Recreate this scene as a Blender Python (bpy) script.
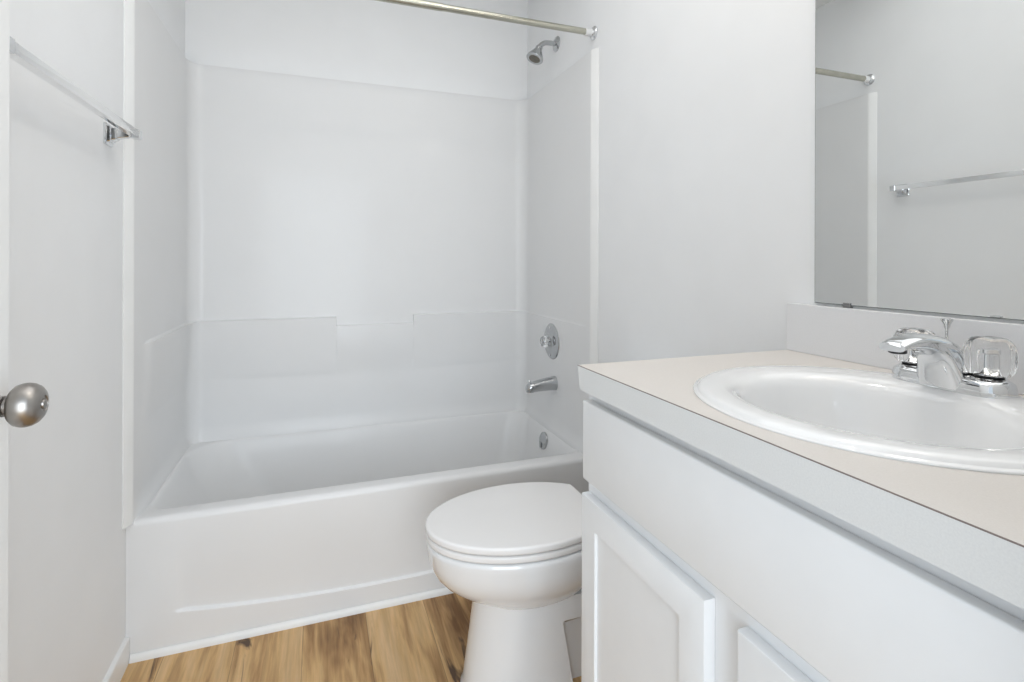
import bpy, bmesh, math
from math import pi, sin, cos, sqrt
from mathutils import Vector, Matrix

for o in list(bpy.data.objects):
    bpy.data.objects.remove(o, do_unlink=True)
scn = bpy.context.scene
col = scn.collection

# ------------------------------------------------------------------ camera
CAMX, CAMY, CAMZ = 0.5187, -1.8171, 1.1628
YAW, ROLL, FPX, HOR = 0.3508, 0.003, 530.07, 260.1
cam = bpy.data.cameras.new('camera')
camo = bpy.data.objects.new('camera', cam)
col.objects.link(camo)
cam.sensor_width = 36.0
cam.sensor_fit = 'HORIZONTAL'
cam.lens = FPX / 1024 * 36.0
cam.shift_y = -(341.0 - HOR) / 1024
cam.clip_start = 0.02
camo.matrix_world = (Matrix.Translation((CAMX, CAMY, CAMZ)) @ Matrix.Rotation(-YAW, 4, 'Z')
                     @ Matrix.Rotation(pi / 2, 4, 'X') @ Matrix.Rotation(ROLL, 4, 'Z'))
scn.camera = camo

# ------------------------------------------------------------------ world, light, exposure
world = bpy.data.worlds.new('world')
scn.world = world
world.use_nodes = True
bg = world.node_tree.nodes['Background']
bg.inputs[0].default_value = (0.80, 0.90, 1.0, 1)
bg.inputs[1].default_value = 1.0
vs = scn.view_settings
vs.view_transform = 'Standard'
vs.look = 'None'
vs.gamma = 1.0
vs.use_curve_mapping = False
vs.exposure = -0.06


def area(name, loc, target, size, size_y, power, color):
    l = bpy.data.lights.new(name, 'AREA')
    l.shape = 'RECTANGLE'
    l.size = size
    l.size_y = size_y
    l.energy = power
    l.color = color
    o = bpy.data.objects.new(name, l)
    col.objects.link(o)
    o.location = loc
    d = Vector(target) - Vector(loc)
    o.rotation_euler = d.to_track_quat('-Z', 'Y').to_euler()
    return o


# added cool fill lamp in the hall, shining in through the open doorway
area('hall_fill', (0.70, -3.60, 1.10), (0.75, 0.2, 1.00), 2.6, 2.1, 88.0, (0.85, 0.93, 1.0))
# added soft lamp under the ceiling, imitating light bounced off it
area('ceiling_fill', (0.75, -0.85, 2.49), (0.75, -0.85, 0.0), 1.2, 1.5, 7.5, (0.97, 0.985, 1.0))

W = 1.524          # room width (the tub fills it)
H = 2.52
YB = 0.708         # back drywall
YF = -1.70         # front wall, room side


# ------------------------------------------------------------------ materials
def principled(name, color, rough=0.5, metal=0.0, coat=0.0, trans=0.0, ior=1.45, spec=0.5):
    m = bpy.data.materials.new(name)
    m.use_nodes = True
    b = m.node_tree.nodes['Principled BSDF']
    b.inputs['Base Color'].default_value = (*color, 1)
    b.inputs['Roughness'].default_value = rough
    b.inputs['Metallic'].default_value = metal
    b.inputs['Coat Weight'].default_value = coat
    b.inputs['Coat Roughness'].default_value = 0.06
    b.inputs['Transmission Weight'].default_value = trans
    b.inputs['IOR'].default_value = ior
    b.inputs['Specular IOR Level'].default_value = spec
    return m


def add_noise(m, c1, c2, scale=40.0, detail=3.0, bump=0.0, bump_scale=200.0, lo=0.35, hi=0.65):
    nt = m.node_tree
    b = nt.nodes['Principled BSDF']
    tc = nt.nodes.new('ShaderNodeTexCoord')
    n = nt.nodes.new('ShaderNodeTexNoise')
    n.inputs['Scale'].default_value = scale
    n.inputs['Detail'].default_value = detail
    r = nt.nodes.new('ShaderNodeValToRGB')
    r.color_ramp.elements[0].position = lo
    r.color_ramp.elements[1].position = hi
    r.color_ramp.elements[0].color = (*c1, 1)
    r.color_ramp.elements[1].color = (*c2, 1)
    nt.links.new(tc.outputs['Object'], n.inputs['Vector'])
    nt.links.new(n.outputs['Fac'], r.inputs['Fac'])
    nt.links.new(r.outputs['Color'], b.inputs['Base Color'])
    if bump > 0:
        n2 = nt.nodes.new('ShaderNodeTexNoise')
        n2.inputs['Scale'].default_value = bump_scale
        bp = nt.nodes.new('ShaderNodeBump')
        bp.inputs['Strength'].default_value = bump
        bp.inputs['Distance'].default_value = 0.001
        nt.links.new(tc.outputs['Object'], n2.inputs['Vector'])
        nt.links.new(n2.outputs['Fac'], bp.inputs['Height'])
        nt.links.new(bp.outputs['Normal'], b.inputs['Normal'])
    return m


M = {}
M['paint'] = add_noise(principled('wall_paint', (.8, .8, .8), 0.55, spec=0.3), (.855, .86, .865), (.87, .875, .88), 6, 2, 0.15, 260)
M['ceiling'] = add_noise(principled('ceiling_paint', (.85, .85, .84), 0.8), (.84, .84, .83), (.86, .86, .85), 10, 2, 0.2, 150)
M['trim'] = add_noise(principled('trim_paint', (.84, .84, .83), 0.35), (.83, .83, .82), (.85, .85, .84), 12)
M['acrylic'] = add_noise(principled('surround_acrylic', (.80, .80, .80), 0.36, coat=0.12, spec=0.38), (.785, .785, .785), (.795, .795, .795), 5)
M['cabinet'] = add_noise(principled('cabinet_thermofoil', (.83, .85, .87), 0.38), (.825, .84, .855), (.84, .855, .87), 14)
M['porcelain'] = add_noise(principled('porcelain', (.84, .85, .86), 0.10, coat=0.8), (.84, .85, .86), (.85, .86, .87), 7)
M['sink'] = add_noise(principled('sink_porcelain', (.86, .86, .86), 0.08, coat=0.9), (.86, .86, .86), (.87, .87, .87), 7)
M['seat'] = add_noise(principled('seat_plastic', (.85, .84, .83), 0.22), (.85, .84, .835), (.86, .85, .845), 7)
M['laminate'] = add_noise(principled('laminate_warm_lit', (.8, .75, .7), 0.42), (.685, .645, .605), (.735, .695, .655), 520, 4, 0, 0, .2, .8)  # grey-beige laminate, warm light from above tinted into the colour
M['edge'] = add_noise(principled('laminate_cool_lit', (.66, .68, .69), 0.42), (.70, .715, .72), (.77, .785, .785), 520, 4, 0, 0, .2, .8)  # same laminate as the top, cool side light put into the colour
M['splash'] = add_noise(principled('laminate_splash_lit', (.70, .69, .69), 0.42), (.75, .75, .76), (.82, .82, .83), 520, 4, 0, 0, .2, .8)  # the counter laminate again, greyed in colour for light from the side
M['seam'] = principled('laminate_seam', (.22, .18, .17), 0.6)
M['chrome'] = add_noise(principled('chrome', (.72, .73, .74), 0.07, 1.0), (.71, .72, .73), (.73, .74, .75), 30)
M['bright'] = add_noise(principled('bright_chrome', (.92, .92, .92), 0.10, 1.0), (.91, .91, .91), (.93, .93, .93), 30)
M['satin'] = add_noise(principled('satin_chrome', (.50, .51, .52), 0.16, 1.0), (.48, .49, .50), (.52, .53, .54), 30)
M['nickel'] = add_noise(principled('brushed_nickel', (.35, .33, .31), 0.33, 1.0), (.33, .31, .29), (.37, .35, .33), 60)
M['rodmetal'] = add_noise(principled('rod_metal', (.50, .49, .42), 0.25, 1.0), (.48, .47, .40), (.52, .51, .44), 30)
M['white_plastic'] = add_noise(principled('white_plastic', (.8, .8, .8), 0.3), (.79, .79, .79), (.81, .81, .81), 20)
M['black'] = principled('black_rubber', (.02, .02, .022), 0.5)
M['nozzle'] = add_noise(principled('nozzle_plastic', (.16, .15, .12), 0.45), (.10, .095, .08), (.22, .20, .16), 400)
M['clear'] = principled('clear_acrylic', (1, 1, 1), 0.02, trans=1.0, ior=1.49)
M['mirror'] = principled('mirror_silver', (.79, .80, .795), 0.004, 1.0)
M['glassedge'] = principled('mirror_edge', (.14, .16, .15), 0.3)
M['clip'] = add_noise(principled('clip_metal', (.3, .3, .3), 0.2, 1.0), (.28, .28, .28), (.32, .32, .32), 30)


def emit(name, color, strength):
    m = bpy.data.materials.new(name)
    m.use_nodes = True
    b = m.node_tree.nodes['Principled BSDF']
    b.inputs['Base Color'].default_value = (.9, .9, .88, 1)
    b.inputs['Emission Color'].default_value = (*color, 1)
    b.inputs['Emission Strength'].default_value = strength
    return m


M['lamp'] = emit('lit_lamp_glass', (1.0, 0.92, 0.82), 8.0)
M['lamp2'] = emit('lit_ceiling_glass', (1.0, 0.94, 0.84), 48.0)


def wood():
    m = principled('vinyl_plank', (.5, .3, .2), 0.42, spec=0.4)
    nt = m.node_tree
    N, L = nt.nodes, nt.links
    b = N['Principled BSDF']
    tc = N.new('ShaderNodeTexCoord')
    sp = N.new('ShaderNodeSeparateXYZ')
    L.new(tc.outputs['Object'], sp.inputs[0])

    def math_(op, a, b_=None, c=None):
        n = N.new('ShaderNodeMath')
        n.operation = op
        for i, v in enumerate((a, b_, c)):
            if v is None:
                continue
            if isinstance(v, (int, float)):
                n.inputs[i].default_value = v
            else:
                L.new(v, n.inputs[i])
        return n.outputs[0]
    PW, PL = 0.19, 1.22
    xs = math_('DIVIDE', math_('SUBTRACT', sp.outputs['X'], 0.098 - 19.0), PW)
    ix = math_('FLOOR', xs)
    fx = math_('FRACT', xs)
    wn = N.new('ShaderNodeTexWhiteNoise')
    wn.noise_dimensions = '1D'
    L.new(ix, wn.inputs['W'])
    ys = math_('ADD', math_('DIVIDE', sp.outputs['Y'], PL), math_('MULTIPLY_ADD', wn.outputs['Value'], 7.0, 20.0))
    iy = math_('FLOOR', ys)
    fy = math_('FRACT', ys)
    cb = N.new('ShaderNodeCombineXYZ')
    L.new(ix, cb.inputs[0])
    L.new(iy, cb.inputs[1])
    w2 = N.new('ShaderNodeTexWhiteNoise')
    w2.noise_dimensions = '3D'
    L.new(cb.outputs[0], w2.inputs['Vector'])
    # grain coordinates, shifted plank by plank
    vm = N.new('ShaderNodeVectorMath')
    vm.operation = 'MULTIPLY_ADD'
    L.new(w2.outputs['Color'], vm.inputs[0])
    vm.inputs[1].default_value = (13, 17, 5)
    L.new(tc.outputs['Object'], vm.inputs[2])

    def stretched(sx, sy, scale, detail, dist, rough=.55):
        mp = N.new('ShaderNodeMapping')
        mp.inputs['Scale'].default_value = (sx, sy, 1)
        L.new(vm.outputs[0], mp.inputs[0])
        n = N.new('ShaderNodeTexNoise')
        n.inputs['Scale'].default_value = scale
        n.inputs['Detail'].default_value = detail
        n.inputs['Roughness'].default_value = rough
        n.inputs['Distortion'].default_value = dist
        L.new(mp.outputs[0], n.inputs['Vector'])
        return n.outputs['Fac']
    broad = stretched(1, .13, 11, 3, 0.8)
    mid = stretched(1, .07, 34, 4, 0.5, .6)
    fine = stretched(1, .045, 75, 5, 0.3, .7)
    dark = stretched(1, .16, 17, 4, 1.2, .6)
    v = math_('ADD', math_('ADD', math_('MULTIPLY', broad, .62), math_('MULTIPLY', mid, .38)), math_('MULTIPLY', math_('SUBTRACT', w2.outputs['Value'], .35), .13))
    r = N.new('ShaderNodeValToRGB')
    e = r.color_ramp.elements
    e[0].position = .37
    e[0].color = (.20, .10, .038, 1)
    e[1].position = .66
    e[1].color = (.68, .46, .245, 1)
    k = e.new(.47)
    k.color = (.42, .245, .105, 1)
    k = e.new(.55)
    k.color = (.62, .395, .18, 1)
    L.new(v, r.inputs[0])
    rf = N.new('ShaderNodeMapRange')
    L.new(fine, rf.inputs[0])
    rf.inputs[1].default_value = .3
    rf.inputs[2].default_value = .7
    rf.inputs[3].default_value = .80
    rf.inputs[4].default_value = 1.12
    mx = N.new('ShaderNodeVectorMath')
    mx.operation = 'SCALE'
    L.new(r.outputs[0], mx.inputs[0])
    L.new(rf.outputs[0], mx.inputs['Scale'])
    # dark mineral streaks and knots
    rd = N.new('ShaderNodeMapRange')
    L.new(dark, rd.inputs[0])
    rd.inputs[1].default_value = .62
    rd.inputs[2].default_value = .70
    mc = N.new('ShaderNodeMix')
    mc.data_type = 'RGBA'
    L.new(rd.outputs[0], mc.inputs['Factor'])
    L.new(mx.outputs[0], mc.inputs['A'])
    mc.inputs['B'].default_value = (.10, .058, .034, 1)
    # seams
    ed = math_('MINIMUM', math_('MULTIPLY', math_('MINIMUM', fx, math_('SUBTRACT', 1.0, fx)), PW),
               math_('MULTIPLY', math_('MINIMUM', fy, math_('SUBTRACT', 1.0, fy)), PL))
    se = N.new('ShaderNodeMapRange')
    L.new(ed, se.inputs[0])
    se.inputs[1].default_value = .0004
    se.inputs[2].default_value = .0014
    se.inputs[3].default_value = .55
    se.inputs[4].default_value = 1.0
    sc = N.new('ShaderNodeVectorMath')
    sc.operation = 'SCALE'
    L.new(mc.outputs['Result'], sc.inputs[0])
    L.new(se.outputs[0], sc.inputs['Scale'])
    L.new(sc.outputs[0], b.inputs['Base Color'])
    bp = N.new('ShaderNodeBump')
    bp.inputs['Strength'].default_value = .25
    bp.inputs['Distance'].default_value = .001
    L.new(math_('MULTIPLY', se.outputs[0], fine), bp.inputs['Height'])
    L.new(bp.outputs[0], b.inputs['Normal'])
    return m


M['wood'] = wood()


# ------------------------------------------------------------------ mesh helpers
def link(name, bm, mat, parent=None, smooth=30, loc=None):
    me = bpy.data.meshes.new(name)
    bmesh.ops.recalc_face_normals(bm, faces=bm.faces[:])
    bm.to_mesh(me)
    bm.free()
    mats = mat if isinstance(mat, (list, tuple)) else [mat]
    for m in mats:
        me.materials.append(m)
    if smooth:
        me.shade_smooth()
        me.set_sharp_from_angle(angle=math.radians(smooth))
    o = bpy.data.objects.new(name, me)
    col.objects.link(o)
    if parent:
        o.parent = parent
        o.matrix_parent_inverse = Matrix.Translation(-parent.location)
    return o


def thing(name, label, cat, loc=(0, 0, 0), group=None):
    o = bpy.data.objects.new(name, None)
    o.empty_display_size = .05
    col.objects.link(o)
    o.location = loc
    o['label'] = label
    o['category'] = cat
    if group:
        o['group'] = group
    return o


def tag(o, label, cat, group=None):
    o['label'] = label
    o['category'] = cat
    if group:
        o['group'] = group
    return o


def struct(o):
    o['kind'] = 'structure'
    return o


def box(bm, x0, x1, y0, y1, z0, z1, bev=0.0, seg=2):
    r = bmesh.ops.create_cube(bm, size=1.0)
    vs_ = r['verts']
    for v in vs_:
        v.co = Vector(((x0 + x1) / 2 + v.co.x * (x1 - x0), (y0 + y1) / 2 + v.co.y * (y1 - y0), (z0 + z1) / 2 + v.co.z * (z1 - z0)))
    if bev > 0:
        es = set()
        for v in vs_:
            for e in v.link_edges:
                es.add(e)
        bmesh.ops.bevel(bm, geom=list(es), offset=bev, segments=seg, profile=.5, affect='EDGES')


def boxobj(name, mat, parent, *a, bev=0.0, seg=2):
    bm = bmesh.new()
    box(bm, *a, bev=bev, seg=seg)
    return link(name, bm, mat, parent)


def frame_of(axis):
    z = Vector(axis).normalized()
    t = Vector((0, 0, 1)) if abs(z.z) < .9 else Vector((1, 0, 0))
    x = t.cross(z).normalized()
    y = z.cross(x)
    return x, y, z


def lathe(bm, prof, origin, axis, seg=40, rad=None, cap=True):
    """prof: list of (r, h) along axis; rad(angle, r, h) may modulate r"""
    X, Y, Z = frame_of(axis)
    O = Vector(origin)
    rings = []
    for r, h in prof:
        ring = []
        for i in range(seg):
            a = 2 * pi * i / seg
            rr = rad(a, r, h) if rad else r
            ring.append(bm.verts.new(O + X * (rr * cos(a)) + Y * (rr * sin(a)) + Z * h))
        rings.append(ring)
    for a, b in zip(rings, rings[1:]):
        for i in range(seg):
            bm.faces.new((a[i], a[(i + 1) % seg], b[(i + 1) % seg], b[i]))
    if cap:
        bm.faces.new(rings[0][::-1])
        bm.faces.new(rings[-1])


def loft(bm, rings, closed=True, cap0=False, cap1=False):
    R = [[bm.verts.new(Vector(p)) for p in ring] for ring in rings]
    n = len(R[0])
    for a, b in zip(R, R[1:]):
        for i in range(n if closed else n - 1):
            j = (i + 1) % n
            bm.faces.new((a[i], a[j], b[j], b[i]))
    if cap0:
        bm.faces.new(R[0][::-1])
    if cap1:
        bm.faces.new(R[-1])
    return R


def tube(bm, pts, r, seg=16, cap=True):
    """sweep a circle along pts; r is a number or a list"""
    P = [Vector(p) for p in pts]
    rr = r if isinstance(r, (list, tuple)) else [r] * len(P)
    T = []
    for i in range(len(P)):
        a = P[max(i - 1, 0)]
        b = P[min(i + 1, len(P) - 1)]
        T.append((b - a).normalized())
    x, y, z = frame_of(T[0])
    rings = []
    for i, p in enumerate(P):
        t = T[i]
        x = (x - t * x.dot(t)).normalized()
        y = t.cross(x)
        rings.append([p + x * (rr[i] * cos(2 * pi * k / seg)) + y * (rr[i] * sin(2 * pi * k / seg)) for k in range(seg)])
    loft(bm, rings, True, cap, cap)


def sstep(a, b, t):
    if a == b:
        return 0.0 if t < a else 1.0
    u = max(0.0, min(1.0, (t - a) / (b - a)))
    return u * u * (3 - 2 * u)


def arc(c, r, a0, a1, n):
    return [(c[0] + r * cos(a0 + (a1 - a0) * i / n), c[1] + r * sin(a0 + (a1 - a0) * i / n)) for i in range(n + 1)]


# ------------------------------------------------------------------ room shell
struct(boxobj('floor', M['wood'], None, -.12, W + .12, YF - 2.4, YB + .12, -.06, 0))
struct(boxobj('ceiling', M['ceiling'], None, -.12, W + .12, YF - .12, YB + .12, H, H + .08))
struct(boxobj('wall_left', M['paint'], None, -.12, 0, YF - .12, YB + .12, 0, H))
struct(boxobj('wall_right', M['paint'], None, W, W + .12, YF - .12, YB + .12, 0, H))
struct(boxobj('wall_back', M['paint'], None, 0, W, YB, YB + .12, 0, H))
DX0, DX1, DZ = .105, .93, 2.05
bm = bmesh.new()
box(bm, 0, DX0, YF - .12, YF, 0, H)
box(bm, DX1, W, YF - .12, YF, 0, H)
box(bm, DX0, DX1, YF - .12, YF, DZ, H)
struct(link('wall_front', bm, M['paint']))

# baseboards: flat board with an eased top edge
bm = bmesh.new()
prof = [(0, 0), (.011, 0), (.011, .067), (.009, .071), (0, .073)]
loft(bm, [[(x + .0, y, z) for x, z in prof] for y in (YF + .002, -.002)], True, True, True)
struct(link('baseboard_left', bm, M['trim'], smooth=0))
bm = bmesh.new()
loft(bm, [[(W - x, y, z) for x, z in prof] for y in (-.895, -.002)], True, True, True)
struct(link('baseboard_right', bm, M['trim'], smooth=0))
# quarter-round moulding along the foot of the tub
bm = bmesh.new()
q = [(0, 0)] + [(-.010 * cos(a), .020 * sin(a)) for a in [pi / 2 * i / 8 for i in range(9)]]
loft(bm, [[(x, y - .001, z) for y, z in q] for x in (.0125, W - .0125)], True, True, True)
struct(link('trim_1', bm, M['trim']))

# ------------------------------------------------------------------ door, standing open along the left wall
door = struct(boxobj('door_1', M['trim'], None, .078, .115, -1.69, -.883, .012, 2.03, bev=.0015, seg=1))
KY, KZ = -.950, .972
bm = bmesh.new()
lathe(bm, [(.0, 0), (.033, 0), (.033, .003), (.030, .007), (.022, .009), (.015, .010)], (.115, KY, KZ), (1, 0, 0), 40)
link('knob_rose', bm, M['nickel'], door)
kprof = [(.0105, .006), (.0105, .017), (.0135, .018), (.0135, .024), (.0100, .025), (.0100, .030), (.0150, .0305), (.0218, .033), (.0262, .0375), (.0280, .043),
         (.0284, .048), (.0272, .054), (.0240, .0595), (.0190, .0635), (.0135, .0655), (.0110, .0658), (.0105, .0645), (.0068, .0645), (.0062, .067), (.0015, .0675)]
bm = bmesh.new()
lathe(bm, kprof, (.115, KY, KZ), (1, 0, 0), 48)
o = link('door_knob', bm, M['nickel'], door)
bm = bmesh.new()
lathe(bm, [(.0, 0), (.033, 0), (.033, .003), (.030, .007), (.022, .009), (.012, .010), (.0115, .024), (.02, .03), (.027, .038), (.029, .047), (.026, .056), (.018, .062), (.004, .064)],
      (.078, KY, KZ), (-1, 0, 0), 32)
link('door_knob', bm, M['nickel'], door)
boxobj('latch_plate', M['nickel'], door, .084, .109, -.8835, -.8815, KZ - .028, KZ + .028)
for z in (.25, 1.05, 1.82):
    bm = bmesh.new()
    lathe(bm, [(.006, -.045), (.006, .045)], (.120, -1.691, z), (0, 0, 1), 12)
    link('hinge', bm, M['nickel'], door)

# ------------------------------------------------------------------ tub and surround (one moulded unit)
XL, XR, YP = .018, W - .018, .700
ZR = .403
ZT = 1.975
unit = thing('bathtub', 'glossy white one-piece bathtub and shower surround filling the alcove', 'bathtub', (W / 2, .35, 0))

# wall panels: U-shaped plan with rounded corners
RC = .055
plan = []  # (x, y, nx, ny, kind, u)


def add_plan(x, y, nx, ny):
    plan.append((x, y, nx, ny))


for i in range(45):
    y = -.0 + (YP - RC) * i / 44
    add_plan(XL, y, 1, 0)
for i in range(1, 11):
    a = pi - pi / 2 * i / 11
    add_plan(XL + RC + RC * cos(a), YP - RC + RC * sin(a), -cos(a), -sin(a))
xs = [XL + RC + (XR - XL - 2 * RC) * i / 90 for i in range(91)]
xs += [.5955, .5975, .9415, .9435]
for x in sorted(xs):
    add_plan(x, YP, 0, -1)
for i in range(1, 11):
    a = pi / 2 - pi / 2 * i / 11
    add_plan(XR - RC + RC * cos(a), YP - RC + RC * sin(a), -cos(a), -sin(a))
for i in range(45):
    y = (YP - RC) * (1 - i / 44)
    add_plan(XR, y, -1, 0)

ZL = .902
zrows = sorted([ZR - .022, ZR - .004, .41, .42, .44, .47, .50, .54, .58, .61, .63, .645, .655, .665, .675, .69, .71, .74, .77, .80, .83, .85, .858, .8605, .8625, .864, .8655, .868, .874,
         .884, .890, .896, .8985, .9005, ZL, ZL + .0015, ZL + .003, ZL + .006, .915, .93, .96, 1.02, 1.1, 1.2, 1.35, 1.5, 1.65, 1.8, 1.88, 1.93, ZT - .012, ZT - .006, ZT - .002, ZT])


def bump_out(x, y, z):
    """how far the moulded wall stands proud of its upper plane"""
    zb = .655 + .016 * min(1.0, abs((x - .762) / .74)) ** 2
    cove = .012 * (1 - sstep(.40, .45, z)) * sstep(0.0, .07, y)
    ledge = 0.0
    if z <= ZL:
        ledge = .017 * (.10 * sstep(zb - .006, zb + .002, z) + .90 * max(0.0, (z - zb) / (ZL - zb)))
    elif z <= ZL + .0062:
        ledge = .017 * (1 - sstep(ZL, ZL + .006, z)) * .5
    if y < YP - RC:
        ledge *= sstep(.07, .16, y) * .8 if x < .7 else sstep(.06, .5, y) * .12 + .12 * sstep(.02, .05, y)
    elif x > XR - RC:
        ledge *= .24 + .76 * sstep(0, 1, (y - (YP - RC)) / RC)
    elif .5965 < x < .9425:
        # lowered soap ledge in the middle
        ledge = .012 * sstep(zb - .02, zb + .14, z) * (1 - sstep(.863, .869, z))
    return ledge + cove


bm = bmesh.new()
rows = []
for z in zrows:
    ring = []
    for (x, y, nx, ny) in plan:
        d = bump_out(x, y, z)
        if z > ZT - .013:     # eased top edge turning back to the drywall
            d -= .004 * sstep(ZT - .012, ZT, z)
        ring.append((x + nx * d, y + ny * d, z))
    rows.append(ring)
top = [(x - nx * .017, y - ny * .0075, ZT + .0005) for (x, y, nx, ny) in plan]
rows.append(top)
loft(bm, rows, False)
link('wall_panel', bm, M['acrylic'], unit, 28)

# front flange strips on each side wall
for s, xw in ((1, 0.0), (-1, W)):
    bm = bmesh.new()
    pr = [(0, .004), (0, -.030), (.003, -.031), (.005, -.029), (.0165, -.004), (.0185, 0), (.018, .004)]
    loft(bm, [[(xw + s * x, y, z) for x, y in pr] for z in (.398, ZT)], True, True, True)
    link('flange', bm, M['trim'], unit, 40)

# apron with its shallow moulded panel, rolled into the front rim
bm = bmesh.new()
cols_ = [i / 120 * (W - .0004) + .0002 for i in range(121)] + [.121, .127, 1.397, 1.403]
cols_.sort()
zs_ = [0.0, .02, .04, .06, .075] + [.078 + .0025 * i for i in range(26)] + [.155, .18, .20, .24, .28, .32, .35, .375, .385]


def apron_y(x, z):
    zl = .080 + .038 * min(1.2, abs(x - .762) / .637) ** 2
    rec = sstep(zl - .002, zl + .004, z) * (1 - sstep(zl + .01, .34, z)) * sstep(.115, .150, x) * (1 - sstep(1.375, 1.405, x))
    return .009 * rec


rings = []
for z in zs_:
    rings.append([(x, apron_y(x, z), z) for x in cols_])
for a in range(1, 9):
    t = pi / 2 * a / 8
    rings.append([(x, .018 - .018 * cos(t), .385 + .018 * sin(t)) for x in cols_])
rings.append([(x, .035, ZR + .0003) for x in cols_])
loft(bm, rings, False)
link('apron', bm, M['acrylic'], unit, 35)


# basin
def rrect(x0, x1, y0, y1, rl0, rl1, rr1, rr0, z, n=14):
    """rounded rectangle; radii: left-front, left-back, right-back, right-front"""
    pts = []
    for (cx, cy, r, a0) in ((x0 + rl0, y0 + rl0, rl0, pi), (x1 - rr0, y0 + rr0, rr0, 1.5 * pi), (x1 - rr1, y1 - rr1, rr1, 0), (x0 + rl1, y1 - rl1, rl1, .5 * pi)):
        for i in range(n + 1):
            a = a0 + pi / 2 * i / n
            pts.append((cx + r * cos(a), cy + r * sin(a), z))
    # points between corners for even faces
    return pts


bm = bmesh.new()
rr = []
rr.append(rrect(.003, W - .003, .034, YP + .006, .002, .002, .002, .002, ZR))
rr.append(rrect(.034, 1.498, .058, .690, .05, .16, .10, .05, ZR + .0004))
rr.append(rrect(.037, 1.496, .062, .687, .05, .16, .10, .05, ZR - .0012))
rr.append(rrect(.042, 1.493, .067, .684, .055, .165, .10, .05, ZR - .008))
rr.append(rrect(.048, 1.486, .071, .680, .06, .17, .10, .06, ZR - .02))
rr.append(rrect(.066, 1.477, .078, .672, .07, .18, .11, .07, .34))
rr.append(rrect(.12, 1.462, .095, .655, .09, .19, .12, .09, .24))
rr.append(rrect(.19, 1.445, .115, .635, .11, .19, .13, .11, .15))
rr.append(rrect(.235, 1.44, .13, .62, .12, .18, .13, .12, .115))
rr.append(rrect(.29, 1.41, .16, .59, .12, .16, .12, .12, .092))
rr.append(rrect(.36, 1.36, .22, .53, .10, .12, .10, .10, .086))
loft(bm, rr, True, False, True)
link('basin', bm, M['acrylic'], unit, 40)

# overflow plate and drain
bm = bmesh.new()
nrm = Vector((-1, 0, .16))
lathe(bm, [(.002, .012), (.012, .0125), (.030, .010), (.037, .006), (.0385, 0), (.036, -.004)], (1.4775, .378, .349), nrm, 40)
ov = link('overflow_plate', bm, M['satin'], unit)
bm = bmesh.new()
box(bm, 1.457, 1.466, .372, .384, .320, .345, .003)
link('overflow_lever', bm, M['satin'], ov)
bm = bmesh.new()
lathe(bm, [(.034, 0), (.034, .003), (.028, .005), (.024, .002), (.004, .001)], (1.31, .375, .086), (0, 0, 1), 32)
link('drain', bm, M['chrome'], unit)

# ------------------------------------------------------------------ tub spout
XW = XR + .001
sp = thing('tub_spout', 'chrome tub spout with diverter knob on the right end wall of the shower', 'tub spout', (XW, .322, .619))
secs = []
SY = .322
for t in range(0, 15):
    u = t / 14
    x = XW - .138 * u
    zc = .619 - .003 * u - .012 * u * u
    ry = .029 - .009 * u ** 1.2
    rz = .0305 - .0110 * u
    if u > .85:
        k = (u - .85) / .15
        ry *= sqrt(max(0.12, 1 - .75 * k * k))
        rz *= sqrt(max(0.12, 1 - .75 * k * k))
    ring = []
    for i in range(28):
        a = 2 * pi * i / 28
        ca, sa = cos(a), sin(a)
        e = .8
        ring.append((x, SY + ry * math.copysign(abs(ca) ** e, ca), zc + rz * math.copysign(abs(sa) ** e, sa)))
    secs.append(ring)
bm = bmesh.new()
loft(bm, secs, True, True, True)
# downturned nozzle
lathe(bm, [(.017, .010), (.0185, -.004), (.0175, -.019), (.0145, -.019), (.0135, -.008)], (XW - .120, SY, .608), (0, 0, 1), 24)
link('spout_body', bm, M['satin'], sp, 45)
bm = bmesh.new()
lathe(bm, [(.0025, 0), (.0025, .010), (.0055, .012), (.006, .016), (.004, .019), (.001, .0195)], (XW - .122, SY, .621), (0, 0, 1), 16)
link('diverter_knob', bm, M['chrome'], sp)


# fluted clear knob used on the valve and the faucet
def clear_knob(parent, origin, axis, R=.028, Hh=.046, lobes=10):
    prof_ = [(.30, 0), (.62, 0), (.80, .03), (.90, .12), (.985, .30), (1.0, .48), (.97, .66), (.90, .80), (.80, .90), (.64, .97), (.44, 1.0), (.2, .995), (.03, .99)]

    def rad(a, r, h):
        k = min(1, max(0, h / Hh))
        w = sin(pi * min(1, k * 1.15)) if k < .87 else .0
        return r * (1 - .11 * w * (0.5 + 0.5 * cos(lobes * a)))
    bm_ = bmesh.new()
    lathe(bm_, [(r * R, h * Hh) for r, h in prof_], origin, axis, lobes * 8, rad)
    k = link('knob_handle', bm_, M['clear'], parent, 40)
    k['label'] = 'clear fluted acrylic knob'
    # chrome stem seen through the knob
    bm_ = bmesh.new()
    lathe(bm_, [(.011, -.002), (.0115, .004), (.0085, .008), (.0055, .012), (.005, Hh * .55), (.008, Hh * .58), (.008, Hh * .66), (.002, Hh * .67)], origin, axis, 24)
    link('stem', bm_, M['chrome'], k)


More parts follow.
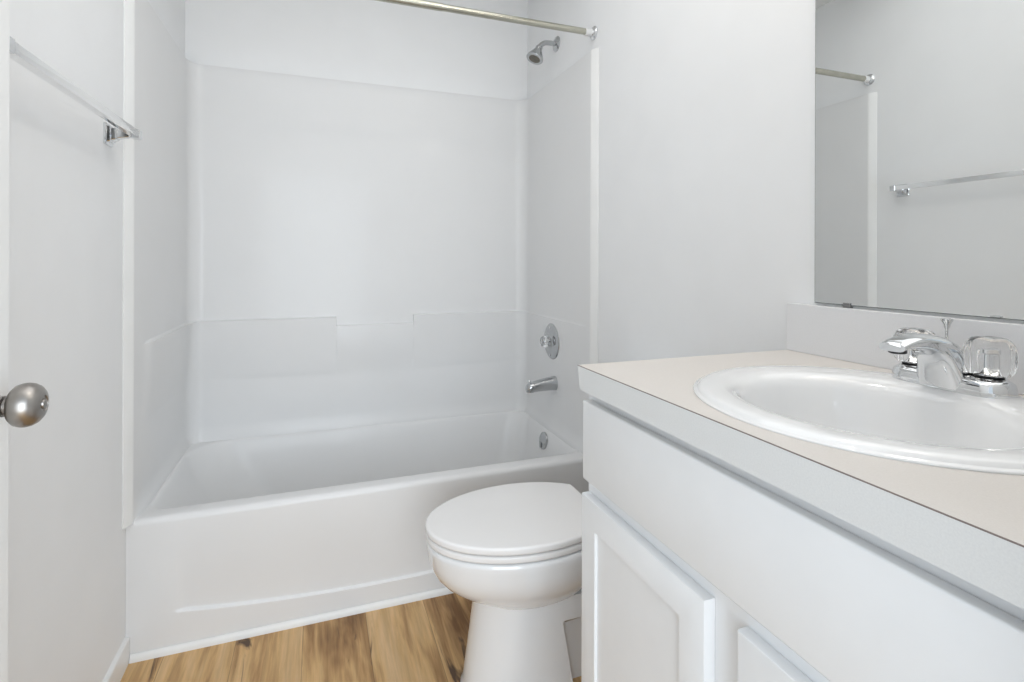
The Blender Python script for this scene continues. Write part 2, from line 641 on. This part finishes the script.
va = thing('shower_valve', 'round chrome valve plate with clear knob on the right end wall of the shower', 'shower valve', (XW, .353, .800))
bm = bmesh.new()
lathe(bm, [(.079, -.004), (.0815, 0), (.080, .004), (.074, .008), (.060, .0115), (.045, .013), (.036, .014), (.031, .018), (.024, .022), (.014, .023), (.002, .0232)], (XW, .353, .800), (-1, 0, 0), 56)
link('valve_plate', bm, M['satin'], va, 40)
clear_knob(va, (XW - .023, .353, .800), (-1, 0, 0), .026, .032)
for s in (1, -1):
    bm = bmesh.new()
    lathe(bm, [(.005, 0), (.0055, .002), (.003, .004), (.0005, .0042)], (XW - .0105, .353, .800 + s * .062), (-1, 0, 0), 12)
    link('screw', bm, M['chrome'], va)

# ------------------------------------------------------------------ shower head
sh = thing('shower_fixture', 'small chrome shower head on a bent arm above the surround', 'shower head', (W, .351, 2.134))
bm = bmesh.new()
lathe(bm, [(.034, 0), (.0345, .002), (.031, .006), (.020, .011), (.012, .013), (.0118, .016), (.002, .0162)], (W, .351, 2.134), (-1, 0, 0), 36)
link('escutcheon', bm, M['satin'], sh)
pts = [(W - .002, .351, 2.134), (W - .040, .351, 2.1335)]
c = (W - .044, 2.133 - .045)
for i in range(1, 10):
    a = pi / 2 + math.radians(52) * i / 9
    pts.append((c[0] + .045 * cos(a), .351, c[1] + .045 * sin(a)))
d = Vector((pts[-1][0] - pts[-2][0], 0, pts[-1][2] - pts[-2][2])).normalized()
pts.append(tuple(Vector(pts[-1]) + d * .016))
bm = bmesh.new()
tube(bm, pts, .0108, 18)
link('shower_arm', bm, M['satin'], sh)
e0 = Vector(pts[-1]) - d * .006
bm = bmesh.new()
hd = Vector((-.40, -.12, -.90)).normalized()
lathe(bm, [(.0110, -.004), (.0150, .000), (.0160, .006), (.0145, .011), (.0175, .015), (.0215, .024), (.0285, .038), (.0350, .051), (.0380, .058), (.0385, .063), (.0370, .065), (.0348, .065)], e0, hd, 40)
hb = link('head_body', bm, M['satin'], sh, 40)
bm = bmesh.new()
lathe(bm, [(.0350, .0646), (.0350, .0638), (.024, .0652), (.014, .0656), (.013, .0675), (.001, .068)], e0, hd, 32)
link('spray_face', bm, M['nozzle'], hb, 30)

# ------------------------------------------------------------------ curtain rod
rod = thing('shower_curtain_rod', 'straight metal shower curtain rod spanning the alcove above the tub', 'curtain rod', (W / 2, .007, 2.045))
bm = bmesh.new()
lathe(bm, [(.0135, .034), (.0135, W - .60)], (0, .007, 2.045), (1, 0, 0), 32)
lathe(bm, [(.0120, W - .62), (.0120, W - .034)], (0, .007, 2.045), (1, 0, 0), 32)
link('tube', bm, M['rodmetal'], rod)
for x0, s in ((0, 1), (W, -1)):
    bm = bmesh.new()
    lathe(bm, [(.0145, .014), (.0150, .018), (.0145, .034), (.0155, .036), (.0155, .040), (.0138, .041)], (x0, .007, 2.045), (s, 0, 0), 32)
    ec = link('end_cap', bm, M['white_plastic'], rod)
    bm = bmesh.new()
    lathe(bm, [(.026, .0002), (.0265, .004), (.022, .009), (.016, .011), (.0145, .015), (.002, .0152)], (x0, .007, 2.045), (s, 0, 0), 32)
    link('wall_cup', bm, M['chrome'], rod)

# ------------------------------------------------------------------ towel bar on the left wall
TZ = 1.493
tb = thing('towel_bar', 'square chrome towel bar on the left wall beside the tub', 'towel bar', (0, -.46, TZ))
BX = .0640
boxobj('bar', M['bright'], tb, BX - .009, BX + .009, -.785, -.149, TZ - .0095, TZ + .0095, bev=.0012, seg=2)
for y in (-.152, -.786):
    bm = bmesh.new()
    hs = [(.000, .0275), (.0035, .0275), (.006, .0255), (.0062, .0215), (.012, .0205), (.014, .0165), (.022, .0150), (.026, .0118), (.050, .0090), (.054, .0100), (.056, .0118), (.073, .0118), (.075, .0105)]
    rings = []
    for x, h in hs:
        zz = TZ - .006 * (1 - min(1, x / .05))
        b_ = h * .12
        rings.append([(x, y - h + b_, zz - h), (x, y + h - b_, zz - h), (x, y + h, zz - h + b_), (x, y + h, zz + h - b_), (x, y + h - b_, zz + h), (x, y - h + b_, zz + h), (x, y - h, zz + h - b_), (x, y - h, zz - h + b_)])
    loft(bm, rings, True, True, True)
    link('bracket', bm, M['chrome'], tb, 20)

# ------------------------------------------------------------------ toilet
TY = -.430
to = thing('toilet', 'white two-piece toilet with elongated bowl and closed lid beside the vanity', 'toilet', (1.15, TY, 0))


def egg(x0, x1, xw, hw, z, n=120, cut=None, back_a=None, p=2.0, off=0.0):
    """outline: front half-ellipse x0..xw, back part xw..x1"""
    pts = []
    ba = back_a or (x1 - xw)
    for i in range(n):
        a = 2 * pi * i / n
        ca, sa = cos(a), sin(a)
        if ca < 0:
            x = xw + (xw - x0) * ca
            y = hw * sa
        else:
            e = 2 / p
            x = xw + ba * abs(ca) ** e
            y = hw * math.copysign(abs(sa) ** e, sa)
        if cut is not None and x > cut:
            x = cut
        pts.append((x, TY + y, z))
    return pts


# bowl
bm = bmesh.new()
R = [
    (.798, 1.30, 1.07, .178, .4155), (.793, 1.305, 1.07, .183, .412), (.792, 1.306, 1.07, .184, .402), (.794, 1.306, 1.07, .182, .390),
    (.797, 1.305, 1.07, .180, .370), (.803, 1.30, 1.07, .176, .350), (.815, 1.295, 1.07, .168, .327), (.835, 1.285, 1.07, .155, .305),
    (.861, 1.27, 1.07, .140, .286), (.890, 1.26, 1.07, .127, .271), (.910, 1.25, 1.07, .119, .262), (.919, 1.245, 1.07, .115, .2575), (.928, 1.24, 1.07, .110, .2555)]
rings = [egg(.83, 1.27, 1.07, .150, .410), egg(.81, 1.29, 1.07, .170, .415)]
rings += [egg(a, b, c_, h_, z, p=2.3) for a, b, c_, h_, z in R]
loft(bm, rings, True, True, True)
link('bowl', bm, M['porcelain'], to, 50)

# pedestal with the recessed trapway side
bm = bmesh.new()
xsamp = []
NP = 60
front_x = lambda z: .922 - .004 * sstep(.24, .15, z) * 0 - .034 * max(0.0, 1 - z / .262) ** 1.1
rings = []
zz_ = [.0, .006, .012, .03, .05, .08, .11, .14, .165, .18, .186, .1895, .192, .1945, .198, .204, .21, .216, .225, .245, .259]


def ped_outline(z):
    x0 = front_x(z)
    if z < .012:
        x0 -= .003
    hwf = .103 + .010 * (1 - z / .245) + (.003 if z < .012 else 0)
    xc_ = x0 + .12
    pts = []
    # front half-ellipse
    for i in range(25):
        a = pi / 2 + pi * i / 24
        pts.append((xc_ + .12 * cos(a), hwf * sin(a)))

    xe = 1.136 + (.193 - max(z, .0)) * .17

    def hw_at(x):
        zt = .192 + (x - 1.14) * .06
        deep = sstep(xe, xe + .004, x) * (1 - sstep(zt - .002, zt + .002, z)) * (1 - sstep(1.445, 1.455, x))
        return hwf - (hwf - .062) * deep
    back = [xc_ + .01, 1.08, 1.11] + [xe - .001 + .001 * i for i in range(7)] + [1.20, 1.22, 1.28, 1.34, 1.40, 1.435, 1.445, 1.45, 1.455, 1.46, 1.475]
    for x in back:
        pts.append((x, -hw_at(x)))
    for x in back[::-1]:
        pts.append((x, hw_at(x)))
    return [(x, TY + y, z) for x, y in pts]


rings = [ped_outline(z) for z in zz_]
loft(bm, rings, True, True, True)
link('pedestal', bm, M['porcelain'], to, 40)
# deck behind the bowl that carries the tank
bm = bmesh.new()
box(bm, 1.25, 1.485, TY - .12, TY + .12, .235, .415, .02, 3)
link('tank_deck', bm, M['porcelain'], to)


# seat and lid
def slab(name, z0, z1, inset, mat, dome=0.0):
    bm_ = bmesh.new()
    prof_ = []
    n = 6
    r0 = min(.006, (z1 - z0) / 2.2)
    for i in range(n + 1):
        a = -pi / 2 + pi / 2 * i / n
        prof_.append((r0 * (1 - cos(a)), z0 + r0 + r0 * sin(a)))
    for i in range(n + 1):
        a = pi / 2 * i / n
        prof_.append((r0 * 1.3 * (1 - cos(a)), z1 - r0 + r0 * sin(a)))
    rings_ = []
    for d_, z in prof_:
        d_ += inset
        rings_.append(egg(.788 + d_, 1.27 - d_, 1.065, .186 - d_, z, cut=1.270 - d_, back_a=.262 - d_))
    for k_ in (.6, .3, .05):
        e_ = egg(.788 + inset, 1.27 - inset, 1.065, .186 - inset, z1 + dome * (1 - k_ * k_), cut=1.270 - inset, back_a=.262 - inset)
        rings_.append([(1.06 + (x - 1.06) * k_, TY + (y - TY) * k_, z) for x, y, z in e_])
    loft(bm_, rings_, True, True, True)
    return link(name, bm_, mat, to, 50)


slab('seat', .4180, .4370, .002, M['seat'])
slab('lid', .4393, .4590, .0, M['seat'], .002)
for s in (1, -1):
    bm = bmesh.new()
    box(bm, 1.262, 1.290, TY + s * .065 - .018, TY + s * .065 + .018, .412, .438, .005, 3)
    link('hinge', bm, M['seat'], to)
# tank
bm = bmesh.new()
tk = []
for z, x0, hw in [(.4155, 1.385, .178), (.422, 1.378, .184), (.60, 1.371, .188), (.765, 1.365, .191)]:
    tk.append([(x, y, z) for x, y, _ in rrect(x0, W - .012, TY - hw, TY + hw, .03, .03, .012, .012, z, 6)])
loft(bm, tk, True, True, True)
link('tank', bm, M['porcelain'], to, 40)
bm = bmesh.new()
tk = []
for z, i in [(.766, .004), (.769, 0), (.790, 0), (.797, .004), (.800, .012)]:
    tk.append(rrect(1.360 + i, W - .008 - i, TY - .197 + i, TY + .197 - i, .03, .03, .012, .012, z, 6))
loft(bm, tk, True, True, True)
link('tank_lid', bm, M['porcelain'], to, 50)
bm = bmesh.new()
lathe(bm, [(.011, 0), (.011, .010), (.004, .012)], (1.367, TY + .13, .70), (-1, 0, 0), 20)
tube(bm, [(1.358, TY + .13, .70), (1.354, TY + .10, .696), (1.354, TY + .06, .690)], [.006, .0055, .007], 12)
link('flush_lever', bm, M['chrome'], to)
for s in (1, -1):
    bm = bmesh.new()
    lathe(bm, [(.014, 0), (.0135, .010), (.009, .016), (.001, .018)], (1.30, TY + s * .085, 0), (0, 0, 1), 20)
    link('bolt_cap', bm, M['white_plastic'], to)

# ------------------------------------------------------------------ vanity cabinet
VF = 0.992          # face of doors and drawer front
VC = 1.010          # face frame
VY0, VY1 = -.908, -1.670
cab = thing('vanity_cabinet', 'white vanity cabinet under the beige countertop', 'cabinet', (1.27, -1.30, 0))
bm = bmesh.new()
# side panels, bottom, face frame, toe kick
box(bm, VC + .018, W - .001, VY0 - .016, VY0, 0, .918)
box(bm, VC + .018, W - .001, VY1, VY1 + .016, 0, .918)
box(bm, VC + .018, W - .001, VY1 + .016, VY0 - .016, .10, .116)
box(bm, VC, VC + .018, VY1, VY0, .10, .735, .0008, 1)
box(bm, VC, VC + .018, VY1, VY0, .735, .918, .0008, 1)
box(bm, VC + .06, VC + .075, VY1, VY0, 0, .10)
link('carcass', bm, M['cabinet'], cab)
bm = bmesh.new()
box(bm, VF, VC - .0004, VY1 + .004, -.917, .749, .898, .003, 3)
link('drawer_front', bm, M['cabinet'], cab)


def vdoor(ya, yb):
    """shaker door between ya (far) > yb (near)"""
    z0, z1 = .112, .720
    R_, D_ = .0515, .0055
    bm_ = bmesh.new()
    x0, x1 = VF, VC - .0004
    # outer shell rings from back to front to recessed panel
    def rc(x, i, zi=None):
        return [(x, ya - i, z0 + i), (x, yb + i, z0 + i), (x, yb + i, z1 - i), (x, ya - i, z1 - i)]
    rings_ = [rc(x1, 0), rc(x0 + .003, 0), rc(x0 + .0008, .0010), rc(x0, .0030), rc(x0, R_), rc(x0 + D_, R_ + .0008)]
    loft(bm_, rings_, True, True, True)
    return link('door', bm_, M['cabinet'], cab, 25)


vdoor(-.913, -1.2555)
vdoor(-1.3125, -1.655)
ct = thing('countertop', 'beige speckled laminate countertop on the vanity, top and front edge tinted for the light', 'countertop', (1.25, -1.30, .92))
CX0, CX1, CY0, CY1 = .984, W - .001, -1.697, -.914
ZC = .9640
SX, SYc, SA, SB = 1.242, -1.300, .230, .247
angs = [2 * pi * i / 96 for i in range(96)]
inner, outer = [], []
corners = [math.atan2(cy - SYc, cx - SX) % (2 * pi) for cx, cy in ((CX1, CY1), (CX0, CY1), (CX0, CY0), (CX1, CY0))]
angs = sorted(set([round(a, 6) for a in angs] + [round(a, 6) for a in corners]))
for a in angs:
    ca, sa = cos(a), sin(a)
    inner.append((SX + (SA - .016) * ca, SYc + (SB - .016) * sa))
    t = min((CX1 - SX) / ca if ca > 1e-9 else 9, (CX0 - SX) / ca if ca < -1e-9 else 9, (CY1 - SYc) / sa if sa > 1e-9 else 9, (CY0 - SYc) / sa if sa < -1e-9 else 9)
    outer.append((SX + t * ca, SYc + t * sa))
bm = bmesh.new()
rg = [[(x, y, ZC - .018) for x, y in inner], [(x, y, ZC) for x, y in inner], [(x, y, ZC) for x, y in outer], [(x, y, ZC - .018) for x, y in outer]]
rg.append(rg[0])
loft(bm, rg, True)
bmesh.ops.remove_doubles(bm, verts=bm.verts[:], dist=1e-6)
link('top', bm, M['laminate'], ct, 30)
bm = bmesh.new()
box(bm, CX0 - .0012, CX0 + .02, CY0, CY1 + .0008, .9195, ZC - .0012)
for v in bm.verts:
    if v.co.z < .93 and v.co.y > -1.0:
        v.co.y -= .010
eb = link('edge_band', bm, M['edge'], ct)
eb['label'] = 'speckled laminate edge band tinted for cool side light'
boxobj('edge_seam', M['seam'], eb, CX0 - .0013, CX0 + .001, CY0, CY1 + .0009, ZC - .0012, ZC - .0002)
bs = boxobj('backsplash', M['splash'], ct, W - .020, W - .0005, CY0, CY1, ZC + .0002, 1.0685, bev=.0008, seg=1)
bs['label'] = 'speckled laminate backsplash tinted for cool side light'

# ------------------------------------------------------------------ sink
sk = thing('sink', 'oval white drop-in sink set in the beige countertop', 'sink', (SX, SYc, ZC))


def ell(cx, a, b, z, n=96, yo=0.0):
    return [(cx + a * cos(2 * pi * i / n), SYc + yo + b * sin(2 * pi * i / n), z) for i in range(n)]


z0 = ZC
S = [(SX, SA - .018, SB - .018, z0 - .012), (SX, SA, SB, z0 + .0003), (SX, SA, SB, z0 + .0016), (SX, SA - .0015, SB - .0015, z0 + .0028), (SX, SA - .0055, SB - .0055, z0 + .0032), (SX, SA - .0065, SB - .0065, z0 + .0040),
     (SX, SA - .0085, SB - .0085, z0 + .0068), (SX, SA - .013, SB - .013, z0 + .0086), (SX - .001, SA - .020, SB - .019, z0 + .0094), (SX - .004, SA - .034, SB - .034, z0 + .0096), (SX - .009, SA - .050, SB - .048, z0 + .0090),
     (SX - .013, SA - .062, SB - .060, z0 + .0070), (SX - .015, SA - .072, SB - .070, z0 + .0030), (SX - .016, SA - .079, SB - .077, z0 - .004), (SX - .016, SA - .084, SB - .082, z0 - .014),
     (SX - .016, SA - .090, SB - .088, z0 - .034), (SX - .015, SA - .098, SB - .098, z0 - .060), (SX - .012, SA - .110, SB - .112, z0 - .088), (SX - .009, .098, .124, z0 - .112), (SX - .006, .072, .088, z0 - .127), (SX - .004, .045, .050, z0 - .135), (SX - .003, .026, .026, z0 - .138)]
bm = bmesh.new()
loft(bm, [ell(*s) for s in S], True, False, True)
link('basin', bm, M['sink'], sk, 60)
bm = bmesh.new()
lathe(bm, [(.026, 0), (.026, .002), (.022, .003), (.018, .0012), (.017, .004), (.010, .0055), (.001, .006)], (SX - .003, SYc, z0 - .138), (0, 0, 1), 28)
link('drain', bm, M['chrome'], sk)

# ------------------------------------------------------------------ faucet
FX, FY, FZ = 1.425, -1.287, ZC + .0088
fa = thing('faucet', 'chrome two-handle centerset faucet with clear knobs on the oval sink', 'faucet', (FX, FY, FZ))


def stadium(hx, hy, z, n=20):
    r = hx
    pts = []
    for i in range(n + 1):
        a = 0 + pi * i / n
        pts.append((FX + r * cos(a), FY + (hy - r) + r * sin(a), z))
    for i in range(n + 1):
        a = pi + pi * i / n
        pts.append((FX + r * cos(a), FY - (hy - r) + r * sin(a), z))
    return pts


bm = bmesh.new()
loft(bm, [stadium(.0285, .081, FZ - .003), stadium(.029, .0815, FZ + .001), stadium(.0285, .081, FZ + .010), stadium(.0265, .079, FZ + .017), stadium(.022, .0745, FZ + .0205), stadium(.012, .065, FZ + .0215)], True, True, True)
link('base', bm, M['chrome'], fa, 40)
for s in (1, -1):
    hy = FY + s * .0508
    bm = bmesh.new()
    lathe(bm, [(.0245, .012), (.0235, .020), (.020, .0235), (.014, .0245)], (FX, hy, FZ), (0, 0, 1), 32)
    link('handle_boss', bm, M['chrome'], fa)
    bm = bmesh.new()
    lathe(bm, [(.0165, .0245), (.0175, .026), (.0165, .0278), (.012, .028)], (FX, hy, FZ), (0, 0, 1), 32)
    link('seal_ring', bm, M['black'], fa)
    clear_knob(fa, (FX, hy, FZ + .0275), (0, 0, 1), .0310, .054, 10)

# spout: wedge body that sweeps forward from the base to a blunt outlet
prof_sp = [(FX + a, b, FX + c_, d_, e) for a, b, c_, d_, e in (
    (.026, .001, -.0315, .001, .037), (.024, .022, -.035, .014, .035), (.018, .040, -.0385, .025, .032), (.006, .056, -.043, .035, .029),
    (-.010, .068, -.049, .0445, .0265), (-.030, .0765, -.059, .0525, .0245), (-.052, .0815, -.072, .0585, .0228), (-.076, .0835, -.090, .0620, .0215),
    (-.097, .0805, -.107, .0630, .0205), (-.113, .0765, -.119, .0625, .0198), (-.126, .0715, -.130, .0600, .0185))]
rings = []
for tx, tz, bx_, bz, hw in prof_sp:
    ring = []
    C = Vector(((tx + bx_) / 2, FY, FZ + (tz + bz) / 2))
    U = Vector(((tx - bx_) / 2, 0, (tz - bz) / 2))
    for i in range(32):
        a = 2 * pi * i / 32
        ca, sa = cos(a), sin(a)
        e = .62
        w_ = hw * math.copysign(abs(ca) ** e, ca)
        u_ = math.copysign(abs(sa) ** e, sa)
        if u_ > 0:
            w_ *= 1 - .18 * u_ * u_
        ring.append(C + Vector((0, w_, 0)) + U * u_)
    rings.append(ring)
bm = bmesh.new()
loft(bm, rings, True, True, True)
spt = link('spout', bm, M['chrome'], fa, 50)
bm = bmesh.new()
lathe(bm, [(.0115, .003), (.0115, -.0035), (.0095, -.0045), (.001, -.003)], (FX - .116, FY, FZ + .0610), (0, 0, 1), 24)
link('aerator', bm, M['black'], spt)
bm = bmesh.new()
lathe(bm, [(.0022, .0), (.0022, .078), (.0040, .082), (.0050, .087), (.0080, .092), (.0084, .095), (.004, .0962), (.001, .0965)], (FX + .030, FY + .022, FZ + .004), (0, 0, 1), 16)
link('lift_rod', bm, M['chrome'], fa)

# ------------------------------------------------------------------ wall mirror
MZ0, MZ1, MY0, MY1 = 1.0735, 1.985, -1.688, -.973
mi = thing('wall_mirror', 'large frameless mirror on the right wall above the backsplash', 'mirror', (W, -1.33, MZ0))
bm = bmesh.new()
box(bm, W - .0055, W - .0005, MY0, MY1, MZ0, MZ1)
link('backing', bm, M['glassedge'], mi)
boxobj('glass', M['mirror'], mi, W - .0062, W - .0056, MY0 + .0012, MY1 - .0012, MZ0 + .0014, MZ1 - .0012)
for y in (-1.048, -1.60):
    for z, s in ((MZ0, 1), (MZ1, -1)):
        bm = bmesh.new()
        box(bm, W - .0085, W - .0005, y - .008, y + .008, z - s * .0035 - .001, z - s * .0035 + .001)
        box(bm, W - .0085, W - .0066, y - .008, y + .008, min(z - s * .0035, z + s * .005), max(z - s * .0035, z + s * .005), .0006, 1)
        link('mirror_clip', bm, M['clip'], mi)

# ------------------------------------------------------------------ light fixtures (above the frame)
vl = thing('vanity_light', 'three-globe chrome vanity light above the mirror', 'light fixture', (W, -1.30, 2.13))
boxobj('backplate', M['chrome'], vl, W - .025, W - .0005, -1.56, -1.04, 2.09, 2.17, bev=.004)
for y in (-1.48, -1.30, -1.12):
    bm = bmesh.new()
    lathe(bm, [(.025, 0), (.025, .02), (.018, .03)], (W - .025, y, 2.13), (-1, 0, 0), 24)
    hh = link('lamp_holder', bm, M['chrome'], vl)
    bm = bmesh.new()
    bmesh.ops.create_uvsphere(bm, u_segments=24, v_segments=16, radius=.046)
    bmesh.ops.translate(bm, verts=bm.verts[:], vec=(W - .096, y, 2.13))
    link('globe', bm, M['lamp'], vl)
cl = thing('ceiling_light', 'small round ceiling light over the middle of the bathroom', 'light fixture', (1.14, -1.04, H))
bm = bmesh.new()
lathe(bm, [(.085, 0), (.085, .012), (.070, .016)], (1.14, -1.04, H), (0, 0, -1), 36)
link('trim_ring', bm, M['white_plastic'], cl)
bm = bmesh.new()
lathe(bm, [(.068, .014), (.062, .022), (.040, .030), (.002, .033)], (1.14, -1.04, H), (0, 0, -1), 36)
link('lens', bm, M['lamp2'], cl)
